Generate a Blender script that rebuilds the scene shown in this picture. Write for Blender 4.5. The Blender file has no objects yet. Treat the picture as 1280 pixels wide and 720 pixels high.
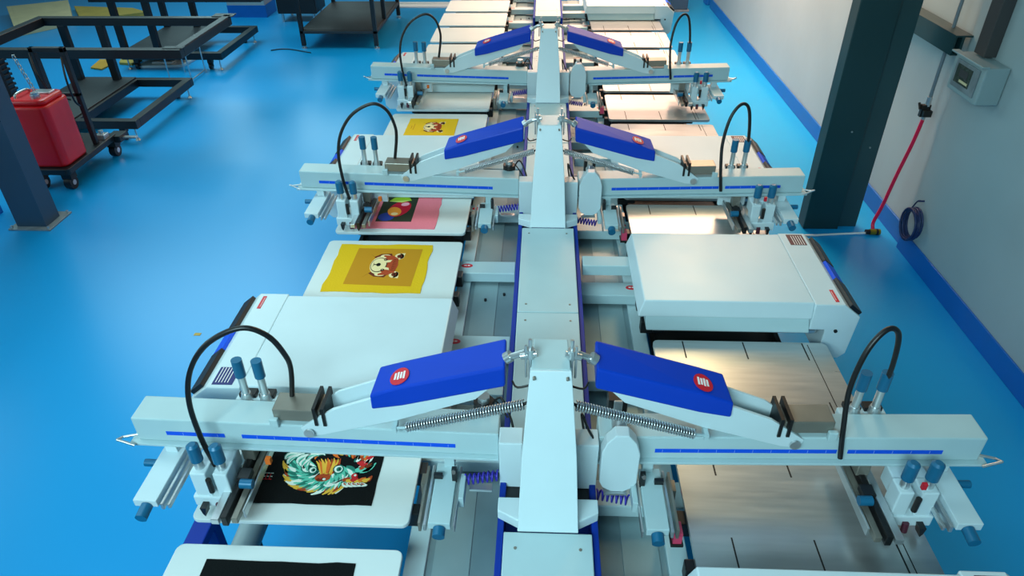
import bpy, math, random
from mathutils import Vector, Matrix
R = random.Random(7)
SC = bpy.context.scene
COL = SC.collection

# ------------------------------------------------------------------ materials
def lin(c):
    return tuple((v/255/12.92 if v/255 <= .04045 else ((v/255+.055)/1.055)**2.4) for v in c) + (1,)

MATS = {}
def mat(name, rgb, rough=.5, metal=0., bump=0., bscale=40., var=0., vscale=6., spec=.5, coat=0., stretch=None, rvar=True):
    if name in MATS: return MATS[name]
    m = bpy.data.materials.new(name); m.use_nodes = True
    nt = m.node_tree; b = nt.nodes['Principled BSDF']
    b.inputs['Base Color'].default_value = lin(rgb)
    b.inputs['Roughness'].default_value = rough
    b.inputs['Metallic'].default_value = metal
    b.inputs['Specular IOR Level'].default_value = spec
    if coat: b.inputs['Coat Weight'].default_value = coat; b.inputs['Coat Roughness'].default_value = .12
    tc = nt.nodes.new('ShaderNodeTexCoord'); src = tc.outputs['Object']
    if stretch:
        mp = nt.nodes.new('ShaderNodeMapping'); mp.inputs['Scale'].default_value = stretch
        nt.links.new(src, mp.inputs['Vector']); src = mp.outputs['Vector']
    if var:
        n = nt.nodes.new('ShaderNodeTexNoise'); n.inputs['Scale'].default_value = vscale; n.inputs['Detail'].default_value = 5
        nt.links.new(src, n.inputs['Vector'])
        mx = nt.nodes.new('ShaderNodeMixRGB'); mx.blend_type = 'MULTIPLY'; mx.inputs['Fac'].default_value = 1
        cr = nt.nodes.new('ShaderNodeValToRGB')
        cr.color_ramp.elements[0].position = .3; cr.color_ramp.elements[1].position = .7
        cr.color_ramp.elements[0].color = (1-var, 1-var, 1-var, 1); cr.color_ramp.elements[1].color = (1, 1, 1, 1)
        nt.links.new(n.outputs['Fac'], cr.inputs['Fac']); nt.links.new(cr.outputs['Color'], mx.inputs['Color2'])
        mx.inputs['Color1'].default_value = lin(rgb); nt.links.new(mx.outputs['Color'], b.inputs['Base Color'])
        mr = nt.nodes.new('ShaderNodeMapRange'); mr.inputs['To Min'].default_value = max(0, rough-.06); mr.inputs['To Max'].default_value = min(1, rough+.08)
        nt.links.new(n.outputs['Fac'], mr.inputs['Value'])
        if rvar: nt.links.new(mr.outputs['Result'], b.inputs['Roughness'])
    if bump:
        n2 = nt.nodes.new('ShaderNodeTexNoise'); n2.inputs['Scale'].default_value = bscale; n2.inputs['Detail'].default_value = 4
        nt.links.new(src, n2.inputs['Vector'])
        bp = nt.nodes.new('ShaderNodeBump'); bp.inputs['Strength'].default_value = bump; bp.inputs['Distance'].default_value = .01
        nt.links.new(n2.outputs['Fac'], bp.inputs['Height']); nt.links.new(bp.outputs['Normal'], b.inputs['Normal'])
    MATS[name] = m
    return m

M = {}
M['floor'] = mat('blue_epoxy_floor', (14,158,226), .30, var=.06, vscale=.5, spec=.4, rvar=False)
M['wall'] = mat('painted_wall', (168,184,186), .5, bump=.08, bscale=14, var=.10, vscale=1.6)
M['skirt'] = mat('blue_skirting_paint', (6,106,194), .4, var=.1)
M['paint'] = mat('pale_grey_machine_paint', (178,204,208), .36, var=.05, vscale=9)
M['paint2'] = mat('white_machine_paint', (204,223,228), .34, var=.04, vscale=8)
M['deck'] = mat('grey_track_steel', (124,150,156), .38, metal=.25, var=.16, vscale=7)
M['deck2'] = mat('lighter_track_steel', (142,168,172), .36, metal=.25, var=.12, vscale=7)
M['blue'] = mat('deep_blue_paint', (0,60,182), .45, spec=.25, var=.08, vscale=5)
M['navy'] = mat('navy_blue_side_paint', (0,48,150), .5, spec=.25, var=.1)
M['tape'] = mat('royal_blue_scale_tape', (4,84,220), .55, spec=.25)
M['tapemark'] = mat('pale_scale_ticks', (110,150,235), .5)
M['alu'] = mat('brushed_aluminium', (196,200,200), .30, metal=.75, var=.10, vscale=6, stretch=(1,10,1))
M['white_plat'] = mat('white_pallet_cover', (212,222,220), .45, bump=.05, bscale=18, var=.05, vscale=5)
M['silver'] = mat('satin_silver', (200,206,208), .28, metal=.8)
M['steel'] = mat('warm_grey_steel', (150,146,136), .35, metal=.6, var=.15, vscale=12)
M['black'] = mat('black_plastic', (16,17,19), .4)
M['dkmetal'] = mat('dark_metal', (46,44,42), .4, metal=.4, var=.2)
M['knob'] = mat('teal_blue_anodised', (14,100,138), .4, metal=.1)
M['purple'] = mat('violet_coil_hose', (58,50,170), .35)
M['red'] = mat('red_label', (205,22,44), .45)
M['pinkred'] = mat('pink_red_plastic', (214,70,104), .45)
M['whitemark'] = mat('white_print', (238,236,232), .5)
M['maroon'] = mat('maroon_label', (82,24,44), .5)
M['navylabel'] = mat('navy_label', (24,32,104), .5)
M['rackblk'] = mat('black_painted_steel', (26,29,32), .42, var=.15, vscale=8)
M['board'] = mat('dark_grey_board', (46,52,56), .5, bump=.1, var=.2, vscale=4)
M['bluegrey'] = mat('slate_blue_column_paint', (54,80,102), .5, var=.12, vscale=3)
M['greencol'] = mat('dark_green_column_paint', (24,62,66), .42, var=.15, vscale=2)
M['greencol2'] = mat('grey_green_column_paint', (44,78,82), .42, var=.15, vscale=2)
M['canred'] = mat('glossy_red_plastic', (235,12,24), .3, bump=.1, bscale=6, var=.12)
M['cream'] = mat('cream_board', (222,206,160), .6, bump=.1, var=.12)
M['yellowb'] = mat('yellow_board', (196,170,80), .6, var=.2)
M['orange'] = mat('ochre_plastic', (214,160,50), .5, var=.2)
M['plate'] = mat('worn_base_plate', (150,160,164), .5, metal=.3, var=.35, vscale=14)
M['meter'] = mat('meter_box_grey', (150,170,172), .45, var=.08)
M['meterface'] = mat('dark_meter_window', (70,78,70), .25, var=.3, vscale=30)
M['conduit'] = mat('grey_conduit', (120,134,142), .4, metal=.3)
M['duct'] = mat('brown_grey_duct', (66,64,64), .5)
M['hose_red'] = mat('pink_red_hose', (224,20,70), .35)
M['brass'] = mat('aged_brass', (150,130,40), .35, metal=.6)
M['coilblue'] = mat('dark_blue_cable', (26,46,92), .4)
M['f_black'] = mat('black_cloth', (9,14,15), .85, bump=.2, bscale=120, spec=.15)
M['f_yellow'] = mat('yellow_cloth', (226,182,22), .85, bump=.2, bscale=120, spec=.2)
M['f_pink'] = mat('pink_cloth', (232,124,138), .85, bump=.2, bscale=120, spec=.2)
for n, c in dict(ochre=(196,136,22), rust=(176,70,34), dkrust=(110,44,20), ecru=(240,218,160), ink=(24,18,16), pteal=(96,196,170),
                 dteal=(40,120,104), flame=(232,180,64), porange=(226,110,40), pwhite=(228,238,226), pred=(200,40,44), darkgreen=(40,52,36),
                 leaf=(140,180,40), leafl=(196,214,110), apple=(190,20,50), applel=(244,170,190), gold=(236,150,50), pblue=(30,60,150)).items():
    M['p_'+n] = mat('print_'+n, c, .8, spec=.2)

# ------------------------------------------------------------------ mesh builder
class MB:
    def __init__(s): s.v=[]; s.f=[]; s.mi=[]; s.sm=[]
    def add(s, vs, fs, m=0, smooth=False):
        o=len(s.v); s.v += [tuple(v) for v in vs]
        for f in fs: s.f.append([i+o for i in f]); s.mi.append(m); s.sm.append(smooth)
        return s
    def box(s, x0,x1,y0,y1,z0,z1, m=0):
        if x0>x1: x0,x1=x1,x0
        v=[(x,y,z) for z in (z0,z1) for y in (y0,y1) for x in (x0,x1)]
        return s.add(v,[(0,2,3,1),(4,5,7,6),(0,1,5,4),(1,3,7,5),(3,2,6,7),(2,0,4,6)],m)
    def hexa(s, b, t, m=0):          # bottom quad, top quad, both ccw seen from above
        return s.add(list(b)+list(t),[(3,2,1,0),(4,5,6,7),(0,1,5,4),(1,2,6,5),(2,3,7,6),(3,0,4,7)],m)
    def prism(s, pts, ax, a, b, m=0):
        n=len(pts)
        def q(p,h): return {'z':(p[0],p[1],h),'y':(p[0],h,p[1]),'x':(h,p[0],p[1])}[ax]
        ar=sum(pts[i][0]*pts[(i+1)%n][1]-pts[(i+1)%n][0]*pts[i][1] for i in range(n))
        if ar<0: pts=pts[::-1]
        v=[q(p,a) for p in pts]+[q(p,b) for p in pts]
        fs=[list(range(n))[::-1], list(range(n,2*n))]+[(i,(i+1)%n,n+(i+1)%n,n+i) for i in range(n)]
        if (ax=='y') != (b<a): fs=[f[::-1] for f in fs]
        return s.add(v,fs,m)
    def rrect(s, x0,x1,y0,y1,z0,z1,r,m=0,n=5):
        pts=[]
        for cx,cy,a0 in ((x1-r,y1-r,0),(x0+r,y1-r,90),(x0+r,y0+r,180),(x1-r,y0+r,270)):
            for k in range(n+1):
                a=math.radians(a0+90*k/n); pts.append((cx+r*math.cos(a),cy+r*math.sin(a)))
        return s.prism(pts,'z',z0,z1,m)
    def cyl(s, p0,p1,r,n=16,m=0,r2=None):
        p0=Vector(p0);p1=Vector(p1);d=(p1-p0).normalized(); u=d.orthogonal().normalized(); w=d.cross(u); r2=r if r2 is None else r2
        v=[];
        for p,rr in ((p0,r),(p1,r2)):
            for k in range(n):
                a=2*math.pi*k/n; v.append(p+u*(rr*math.cos(a))+w*(rr*math.sin(a)))
        s.add(v,[(k,(k+1)%n,n+(k+1)%n,n+k) for k in range(n)],m,True)
        s.add(v[:n],[list(range(n))[::-1]],m); s.add(v[n:],[list(range(n))],m)
        return s
    def tube(s, pts, r, n=8, m=0, sm=1):
        P=[Vector(p) for p in pts]
        for _ in range(sm):   # chaikin style smoothing by catmull-rom subdivision
            Q=[]
            for i in range(len(P)-1):
                a=P[max(i-1,0)];b=P[i];c=P[i+1];d=P[min(i+2,len(P)-1)]
                for t in (0,.25,.5,.75):
                    Q.append(.5*((2*b)+(c-a)*t+(2*a-5*b+4*c-d)*t*t+(3*b-a-3*c+d)*t**3))
            Q.append(P[-1]); P=Q
        v=[]; u=None
        for i,p in enumerate(P):
            t=(P[min(i+1,len(P)-1)]-P[max(i-1,0)]).normalized()
            if u is None: u=t.orthogonal().normalized()
            u=(u-t*u.dot(t)).normalized(); w=t.cross(u)
            for k in range(n):
                a=2*math.pi*k/n; v.append(p+u*(r*math.cos(a))+w*(r*math.sin(a)))
        fs=[]
        for i in range(len(P)-1):
            for k in range(n): fs.append((i*n+k,i*n+(k+1)%n,(i+1)*n+(k+1)%n,(i+1)*n+k))
        s.add(v,fs,m,True); s.add(v[:n],[list(range(n))[::-1]],m); s.add(v[-n:],[list(range(n))],m)
        return s
    def coil(s, p0,p1,Rr,r,turns,m=0,n=5,per=10):
        p0=Vector(p0);p1=Vector(p1);d=(p1-p0);dn=d.normalized();u=dn.orthogonal().normalized();w=dn.cross(u)
        N=int(turns*per)
        pts=[p0+d*(k/N)+u*(Rr*math.cos(2*math.pi*k/per))+w*(Rr*math.sin(2*math.pi*k/per)) for k in range(N+1)]
        return s.tube(pts,r,n,m,0)
    def ellip(s, cx,cy,rx,ry,z0,z1,m=0,n=16,rot=0,ax='z'):
        c,sn=math.cos(rot),math.sin(rot)
        pts=[(cx+rx*math.cos(a)*c-ry*math.sin(a)*sn, cy+rx*math.cos(a)*sn+ry*math.sin(a)*c) for a in [2*math.pi*k/n for k in range(n)]]
        return s.prism(pts,ax,z0,z1,m)
    def build(s, name, mats, parent=None, fn=None, mirror=False, bevel=0, label=None):
        v=s.v
        if fn: v=[fn(*p) for p in v]
        f=s.f
        if mirror: v=[(-x,y,z) for x,y,z in v]; f=[q[::-1] for q in f]
        me=bpy.data.meshes.new(name); me.from_pydata(v,[],f)
        if not isinstance(mats,(list,tuple)): mats=[mats]
        for k in mats: me.materials.append(M[k])
        for p,mi,sm in zip(me.polygons,s.mi,s.sm): p.material_index=mi; p.use_smooth=sm
        me.update()
        o=bpy.data.objects.new(name,me); COL.objects.link(o)
        if parent: o.parent=parent
        if bevel:
            b=o.modifiers.new('bevel','BEVEL'); b.width=bevel; b.segments=2; b.limit_method='ANGLE'; b.angle_limit=math.radians(50)
        if label: o['label']=label
        return o

def tag(o,label,cat,group=None):
    o['label']=label; o['category']=cat
    if group: o['group']=group
    return o
def thing(name,label,cat,loc=(0,0,0),rz=0,group=None):
    o=bpy.data.objects.new(name,None); COL.objects.link(o); o.empty_display_size=.1
    o.location=loc; o.rotation_euler=(0,0,rz)
    return tag(o,label,cat,group)
def struct(o): o['kind']='structure'; return o
def dup(root,loc,label,rz=None,group=None):
    def cp(o,par):
        c=o.copy(); COL.objects.link(c)
        if par: c.parent=par
        for ch in o.children: cp(ch,c)
        return c
    r=cp(root,None); r.location=loc; r['label']=label
    if rz is not None: r.rotation_euler=(0,0,rz)
    if group: r['group']=group
    return r

# ------------------------------------------------------------------ the room
WX=2.47
struct(MB().box(-12,WX+.3,-1.5,14.5,-.1,0).build('floor','floor'))
struct(MB().box(WX,WX+.2,-1.5,4.36,.0,3.4).box(WX+.035,WX+.2,4.36,11.45,0,3.4).build('wall_right','wall',bevel=.006))
struct(MB().box(WX-.012,WX,-1.5,4.36,0,.14).box(WX+.02,WX+.035,4.36,11.45,0,.14).box(WX+.02,WX+.2,11.45,11.465,0,.14).build('baseboard_right','skirt',bevel=.003))
struct(MB().box(-4.4,-4.24,-1.5,4.7,0,1.15).build('wall_left','wall'))
struct(MB().box(-4.24,-4.228,-1.5,4.7,0,.14).box(-4.4,-4.228,4.7,4.712,0,.14).build('baseboard_left','skirt'))
struct(MB().box(-4.76,-4.19,10.86,11.3,0,2.2).build('wall_back','wall',bevel=.005))
struct(MB().box(-4.76,-4.178,10.848,10.86,0,.17).box(-4.19,-4.178,10.86,11.3,0,.17).build('baseboard_back','skirt'))
struct(MB().box(-2.6,-1.3,11.45,11.62,0,.02).box(-2.6,-1.3,11.62,11.65,0,.045).build('trim_1','whitemark'))

# ------------------------------------------------------------------ press frame
frame=thing('press_frame','long pale grey track frame of the printing press running down the middle','machine frame')
y0,y1=-.35,8.3
b=MB()
b.box(-.40,-.14,y0,y1,.765,.785).box(.14,.40,y0,y1,.765,.785)
b.box(-.325,-.22,y0,y1,.785,.789,1).box(.22,.325,y0,y1,.785,.789,1)
y=.0
while y<8.2:
    for sx in (-1,1):
        b.cyl((sx*.19,y+.1,.785),(sx*.19,y+.1,.795),.006,8,2); b.cyl((sx*.27,y+.05,.789),(sx*.27,y+.05,.799),.006,8,2)
    y+=.822
b.build('track_deck',['deck','deck2','black'],frame)
for sx in (-1,1): MB().box(.43,.97,1.72,8.0,.70,.712).box(.43,.45,1.72,8.0,.712,.74).box(.95,.97,1.72,8.0,.712,.74).build('gap_shade_sheet','dkmetal',frame,mirror=sx<0,bevel=.002)  # dark sheets added below the pallets so the gaps look shaded
for yy in (1.9,3.6,5.3,7.0):
    for sx in (-1,1): MB().box(.39,.95,yy,yy+.05,.66,.70).build('shade_sheet_bracket','dkmetal',frame,mirror=sx<0)  # carriers added for the dark gap sheets
for q in (1.189,2.834,4.479): MB().box(-.118,.118,q,q+.30,.86,.90).build('tower_seat','navy',frame)
for sx in (-1,1):
    MB().box(.345,.405,y0,y1,.765,.797).build('guide_rail',['paint'],frame,mirror=sx<0,bevel=.003)
    MB().box(.119,.137,y0,6.45,.79,.965).box(.119,.137,6.78,y1,.79,.965).build('side_rail','navy',frame,mirror=sx<0,bevel=.003,label='deep blue side rail of the track')
MB().box(-.118,.118,y0,y1,.70,.86).box(-.40,.40,y0,y1,.66,.765).build('core_beam','dkmetal',frame)
def legs():
    for yy in (.6,2.25,3.9,5.55,7.2):
        for sx in (-1,1):
            m=MB().box(.28,.38,yy-.05,yy+.05,.02,.66).box(.25,.41,yy-.08,yy+.08,0,.02)
            m.build('leg','navy',frame,mirror=sx<0,bevel=.004)
        MB().box(-.28,.28,yy-.04,yy+.04,.25,.33).build('cross_beam','navy',frame,bevel=.004)
legs()
def coverplate(a,b_,nm='top_cover'):
    m=MB().box(-.1175,.1175,a,b_,.93,.98)
    for px in (-.085,.085):
        m.cyl((px,a+.05,.98),(px,a+.05,.9815),.0045,8,1); m.cyl((px,b_-.05,.98),(px,b_-.05,.9815),.0045,8,1)
    return m.build(nm,['paint','steel'],frame,bevel=.003)
S=[1.345,2.990,4.635]
coverplate(y0,1.187)
for a,c in ((1.50,2.176),(2.181,2.832),(3.145,3.822),(3.827,4.477),(4.79,5.46),(5.465,6.42)): coverplate(a,c)
coverplate(6.79,6.985); coverplate(6.99,y1)

# outer under-frame seen through the gaps between pallets
tr=thing('outer_rail','navy blue lengthwise support rail running under the outer ends of left pallets','rail')
m=MB().box(-1.185,-1.12,y0,1.60,.56,.60)
m.build('rail_bar','navy',tr,bevel=.004)
for yy in (.5,1.5): MB().box(-1.175,-1.13,yy-.02,yy+.02,.02,.56).box(-1.21,-1.09,yy-.06,yy+.06,0,.02).build('leg','navy',tr,bevel=.003)
ap=thing('air_pipe','thick grey air pipe running lengthwise below the nearest left pallets','pipe')
MB().cyl((-.995,y0,.56),(-.995,1.60,.56),.045,20).build('tube','meter',ap)
for yy in (.45,1.45): MB().box(-1.02,-.97,yy-.02,yy+.02,0,.52).build('leg','dkmetal',ap,bevel=.002)

# ------------------------------------------------------------------ pallets
def pallet(left):
    t=thing('printing_pallet','', 'pallet')
    x0,x1=(.393,1.022) if left else (.398,1.045)
    m=MB().rrect(x0,x1,0,.473,.885,.9,.022)
    if left: m.build('platen','white_plat',t,mirror=True,bevel=.003)
    else:
        for sx in (.51,.735,.955):
            m.box(sx-.0025,sx+.0025,.37,.468,.9,.9006,1).box(sx-.0022,sx+.0022,.004,.15,.9,.9006,1)
        m.box(.972,.975,.01,.46,.9,.9005,1)
        m.build('platen',['alu','dkmetal'],t,bevel=.0)
    MB().box(x0+.05,x1-.1,.05,.08,.855,.885).box(x0+.05,x1-.1,.39,.42,.855,.885).box(x0+.02,x0+.06,.03,.44,.85,.885).build('underframe','black',t,mirror=left)
    a=MB().box(.145,.42,.285,.385,.802,.85)
    arm=a.build('carrier_arm','paint',t,mirror=left,bevel=.004)
    st=MB().ellip(.365,.345,.026,.016,.85,.8512).box(.352,.362,.342,.349,.8512,.8518,1).box(.366,.378,.342,.349,.8512,.8518,1)
    st.build('oval_sticker',['red','whitemark'],arm,mirror=left,label='red oval sticker with white marks')
    for c0,c1 in ((.05,.09),(.20,.25)): MB().box(.372,.42,c0,c1,.83,.885).build('clamp_block','black',t,mirror=left,bevel=.003)
    return t
LL={-1:'white pallet carrying a plain black cloth, nearest the camera in the left row',
0:'white pallet under the nearest left print head, with the green beast print on black cloth',
1:'left-row pallet almost hidden beneath the nearest white flash cover, beside the blue arm',
2:'white pallet with the large mustard cloth, just beyond the nearest left flash cover',
3:'white pallet with the pink cloth, under the middle left print head',
4:'left-row pallet almost hidden beneath the cream flash cover beyond the middle left print head',
5:'cream pallet with the small yellow panda cloth, between the middle and far left print heads',
6:'bare cream pallet directly under the farthest left print head',
7:'left-row pallet almost hidden beneath the farthest left flash cover',
8:'bare cream pallet first beyond the farthest left flash cover',
9:'bare cream pallet in the left row, second beyond the farthest left flash cover',
10:'bare cream pallet in the left row, third beyond the farthest left flash cover',
11:'bare cream pallet in the left row, fourth beyond the farthest left flash cover',
12:'farthest left-row pallet, cut by the top edge of the photo'}
pL=pallet(True); first=True
for k,l in LL.items():
    loc=(0,1.256+.5515*k,0)
    if first: pL.location=loc; pL['label']=l; pL['group']='white pallets of the left row'; first=False
    else: dup(pL,loc,l)
LR={-1:'metal pallet beneath the white cover at the bottom edge, nearest in the right row',
0:'large aluminium pallet under the nearest right print head, with short dark seams',
1:'aluminium pallet behind the nearest right print head, in front of the big flash cover',
2:'right-row pallet hidden beneath the big white flash cover with dropped end',
3:'glossy warm-lit aluminium pallet right behind the big right flash cover, under middle right print head',
4:'right-row pallet below the back of the middle right print head, under the second flash cover',
5:'right-row aluminium pallet just beyond the second right flash cover, with yellow glare',
6:'glossy right-row pallet second beyond the second right flash cover, with yellow glare',
7:'right-row pallet in front of and under the farthest right print head',
8:'right-row pallet directly behind the beam of the farthest right print head',
9:'pink-lit right-row pallet beside the far arm, second behind the farthest right print head',
10:'pink-lit right-row pallet just before the farthest white flash cover',
11:'right-row pallet half under the farthest white flash cover at the top edge'}
pR=pallet(False); first=True
for k,l in LR.items():
    loc=(0,1.098+.5515*k,0)
    if first: pR.location=loc; pR['label']=l; pR['group']='metal pallets of the right row'; first=False
    else: dup(pR,loc,l)

# ------------------------------------------------------------------ print towers
def tower():
    t=thing('print_tower','','tower')
    W=[(w,-.158*(1.41-z)/.425,z) for w,z in ((.0515,1.41),(.0585,1.34),(.071,1.19),(.0787,1.03),(.081,.985))]
    m=MB(); v=[];
    for w,y,z in W: v+=[(-w,y,z),(w,y,z)]
    v+=[(-.081,-.158,.981),(.081,-.158,.981)]
    W2=W+[(.081,-.158,.981)]
    bk=[(w,max(y+.018,y+.012),z) for w,y,z in W2]
    n=len(W2); vv=[(-w,y,z) for w,y,z in W2]+[(w,y,z) for w,y,z in W2]+[(-w,y+.02,z-.004) for w,y,z in W2]+[(w,y+.02,z-.004) for w,y,z in W2]
    fs=[]
    for i in range(n-1):
        fs+=[(i,i+1,n+i+1,n+i),(2*n+i,3*n+i,3*n+i+1,2*n+i+1),(i,2*n+i,2*n+i+1,i+1),(n+i,n+i+1,3*n+i+1,3*n+i)]
    fs+=[(0,n,3*n,2*n),(n-1,3*n-1,4*n-1,2*n-1)]
    m.add(vv,fs)
    for sx in (-.042,.042): m.cyl((sx,-.008,1.396),(sx,-.016,1.394),.004,8,1)
    m.build('front_plate',['paint2','steel'],t,bevel=.002)
    MB().hexa([(-.05,.015,1.38),(.05,.015,1.38),(.045,.125,1.38),(-.045,.125,1.38)],[(-.05,.005,1.41),(.05,.005,1.41),(.045,.13,1.41),(-.045,.13,1.41)]).build('top_plate','paint',t,bevel=.003)
    MB().box(-.043,.043,.02,.12,.98,1.38).box(-.06,.06,.02,.14,.98,1.04).build('column','steel',t,bevel=.003)
    for s in (-1,1):
        MB().box(.072,.139,.02,.085,.945,1.125).build('arm_mount','paint2',t,mirror=s<0,bevel=.004)
        MB().box(.075,.137,-.02,.10,.905,.945).cyl((.09,-.018,.925),(.09,-.028,.925),.006,8,1).cyl((.125,-.018,.925),(.125,-.028,.925),.006,8,1).build('lift_block',['black','silver'],t,mirror=s<0,bevel=.003)
        MB().prism([(.075,-.14),(.137,-.105),(.137,-.06),(.075,-.06)],'z',.965,1.0).build('wing_bracket','paint2',t,mirror=s<0,bevel=.003)
        m=MB().cyl((.053,.05,1.34),(.053,.05,1.47),.0045,10).cyl((.064,.045,1.35),(.064,.045,1.455),.003,8).cyl((.036,.05,1.425),(.078,.05,1.415),.009,12).cyl((.053,.05,1.41),(.053,.05,1.44),.011,8)
        m.build('adjuster_bolt','silver',t,mirror=s<0)
        MB().cyl((.04,.012,1.30),(.07,.012,1.283),.004,8).build('spring_hook','dkmetal',t,mirror=s<0)
        MB().tube([(.04,.03,1.34),(.085,.03,1.325),(.10,.05,1.33)],.003,6).build('link_rod','dkmetal',t,mirror=s<0)
    return t
t0=tower(); t0.location=(0,S[0],0); t0['group']='central print towers'
t0['label']='pale tapered centre tower of the nearest print station'
dup(t0,(0,S[1],0),'pale tapered centre tower of the middle print station, between two blue arms')
dup(t0,(0,S[2],0),'pale tapered centre tower of the farthest print station')

# ------------------------------------------------------------------ print heads
def tilt(x,y,z): return (x, y, z+(.028*(x-.65) if x>.14 else -.0143))
def head(left):
    L=left; g='left' if L else 'right'
    t=thing('printing_unit','','printing unit')
    def B(m,n,mats,par=t,bev=.0,tl=True,label=None): return m.build(n,mats,par,fn=tilt if tl else None,mirror=L,bevel=bev,label=label)
    # beam
    bm=MB().box(.141,1.19,.055,.150,1.052,1.138); beam=B(bm,'beam','paint',bev=.004)
    B(MB().box(.141,1.212,.040,.14,1.043,1.0515),'beam_flange','paint',bev=.002)
    a,c=(.265,1.10) if L else (.30,1.085)
    m=MB(); segs=[(a,.88),(.93,c)] if L else [(a,.80),(.83,c)]
    for s0,s1 in segs:
        m.box(s0,s1,.0538,.055,1.078,1.092)
        x=s0+.02
        while x<s1-.01: m.box(x,x+.0015,.0530,.0540,1.080,1.090,1); x+=.05
    B(m,'scale_strip',['tape','tapemark'],beam,label='royal blue scale strip on the pale beam')
    B(MB().cyl((1.19,.07,1.06),(1.235,.055,1.06),.004,8).cyl((1.235,.055,1.06),(1.235,.03,1.075),.004,8).cyl((1.235,.03,1.075),(1.19,.03,1.055),.004,8),'end_hook','silver')
    # white arm: channel of two side plates and a web
    prof=[(.125,1.34),(.125,1.372),(.30,1.318),(.45,1.268),(.60,1.208),(.700,1.135),(.690,1.105),(.64,1.110),(.42,1.175),(.20,1.26)]
    m=MB().prism(prof,'y',.050,.060).prism([(x,z) for x,z in prof if x>.0],'y',.125,.133)
    m.hexa([(.13,.06,1.33),(.47,.06,1.24),(.47,.125,1.24),(.13,.125,1.34)],[(.13,.06,1.35),(.47,.06,1.25),(.47,.125,1.25),(.13,.125,1.35)])
    arm=B(m,'lift_arm','paint2',bev=.0015,tl=False)
    B(MB().cyl((.675,.040,1.125),(.675,.14,1.125),.010,12).cyl((.675,.043,1.125),(.675,.038,1.125),.015,12),'arm_pin','silver',arm,tl=False)
    # blue cover
    def sec(x,zt,zr,zb): # front-bottom, ridge, back-top, back-bottom
        return [(x,.040,zb),(x,.042,zr),(x,.137,zt),(x,.137,zt-.06)]
    s0=sec(.118,1.405,1.383,1.316); s1=sec(.40,1.320,1.305,1.238)
    s2=[(.486,.040,1.222),(.486,.042,1.272),(.472,.137,1.296),(.472,.137,1.24)]
    v=s0+s1+s2
    fs=[(0,1,2,3)[::-1]]
    fs=[(3,2,1,0)]
    for k in (0,4):
        for i in range(4):
            j=(i+1)%4; fs.append((k+i,k+j,k+4+j,k+4+i))
    fs.append((8,9,10,11))
    # orient outward
    m=MB().add(v,[f[::-1] for f in fs])
    cov=B(m,'arm_cover','blue',arm if False else t,bev=.006,tl=False,label='deep blue sheet cover over the lifting arm')
    # logo on the upper slope near the outer end
    p=Vector((.40,.0,0)); 
    def surf(x,t_): # on upper slope
        A=Vector((.118,.036,1.380)); Bp=Vector((.118,.155,1.408)); Cp=Vector((.482,.036,1.288)); D=Vector((.470,.135,1.318))
        u=(x-.118)/.36; f0=A.lerp(Cp,u); b0=Bp.lerp(D,u)
        w=s1
        if True:
            A1=Vector(s0[1]);B1=Vector(s0[2]);A2=Vector(s1[1]);B2=Vector(s1[2]);A3=Vector(s2[1]);B3=Vector(s2[2])
            if x<.40: u=(x-.118)/.282; f0=A1.lerp(A2,u); b0=B1.lerp(B2,u)
            else: u=(x-.40)/.078; f0=A2.lerp(A3,u); b0=B2.lerp(B3,u)
        return f0.lerp(b0,t_)
    n=20; up=Vector((.12,-.22,.95)).normalized()*.0035
    def patch(cx,ct,rx,rt,sh='o',lift=1.0,m=0,mb=None):
        pts=[]
        if sh=='o':
            for k in range(n):
                a=2*math.pi*k/n; pts.append(surf(cx+rx*math.cos(a),ct+rt*math.sin(a)))
        else:
            for dx,dt in ((-1,-1),(1,-1),(1,1),(-1,1)): pts.append(surf(cx+rx*dx,ct+rt*dt))
        N=len(pts); vv=[q+up*(lift-.4) for q in pts]+[q+up*lift for q in pts]
        mb.add(vv,[list(range(N))[::-1],list(range(N,2*N))]+[(i,(i+1)%N,N+(i+1)%N,N+i) for i in range(N)],m)
    m=MB(); patch(.405,.40,.026,.30,mb=m)
    for i,dx in enumerate((-.012,-.004,.004,.012)): patch(.405+dx,.42,.0026,.13-.02*(i%2),'r',1.25,1,m)
    B(m,'logo_badge',['red','whitemark'],cov,tl=False,label='round red badge with small white lettering')
    # pivot pin and bolt into the cover
    B(MB().cyl((.066,.065,1.415),(.108,.075,1.39),.009,12).cyl((.104,.075,1.395),(.118,.075,1.385),.016,12),'pivot_pin','silver',tl=False)
    B(MB().coil((.068,.012,1.283),(.392,.022,1.178),.0125,.0026,44).cyl((.068,.012,1.283),(.392,.022,1.178),.0055,8,1),'tension_spring',['silver','dkmetal'],tl=False)
    B(MB().cyl((.39,.02,1.178),(.425,.03,1.165),.004,8).box(.42,.432,.022,.06,1.152,1.172),'spring_anchor','paint',tl=False)
    # box behind arm tip
    B(MB().box(.640,.775,.060,.132,1.15,1.192).box(.76,.785,.045,.06,1.135,1.165,1),'mount_box',['steel','paint'],bev=.003)
    for h0 in (.622,.646): B(MB().box(h0,h0+.009,.045,.14,1.15,1.215),'hinge_plate','black')
    ox=.0 if L else .045
    # front squeegee unit
    m=MB().box(.895+ox,.935+ox,-.055,.0,.935,1.045).box(.955+ox,1.0+ox,-.055,.0,.935,1.045).box(.885+ox,1.01+ox,-.06,-.01,.915,.955)
    m.box(.90+ox,1.0+ox,.0,.055,.98,1.04)
    sq=B(m,'squeegee_holder','paint2',bev=.004)
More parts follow.
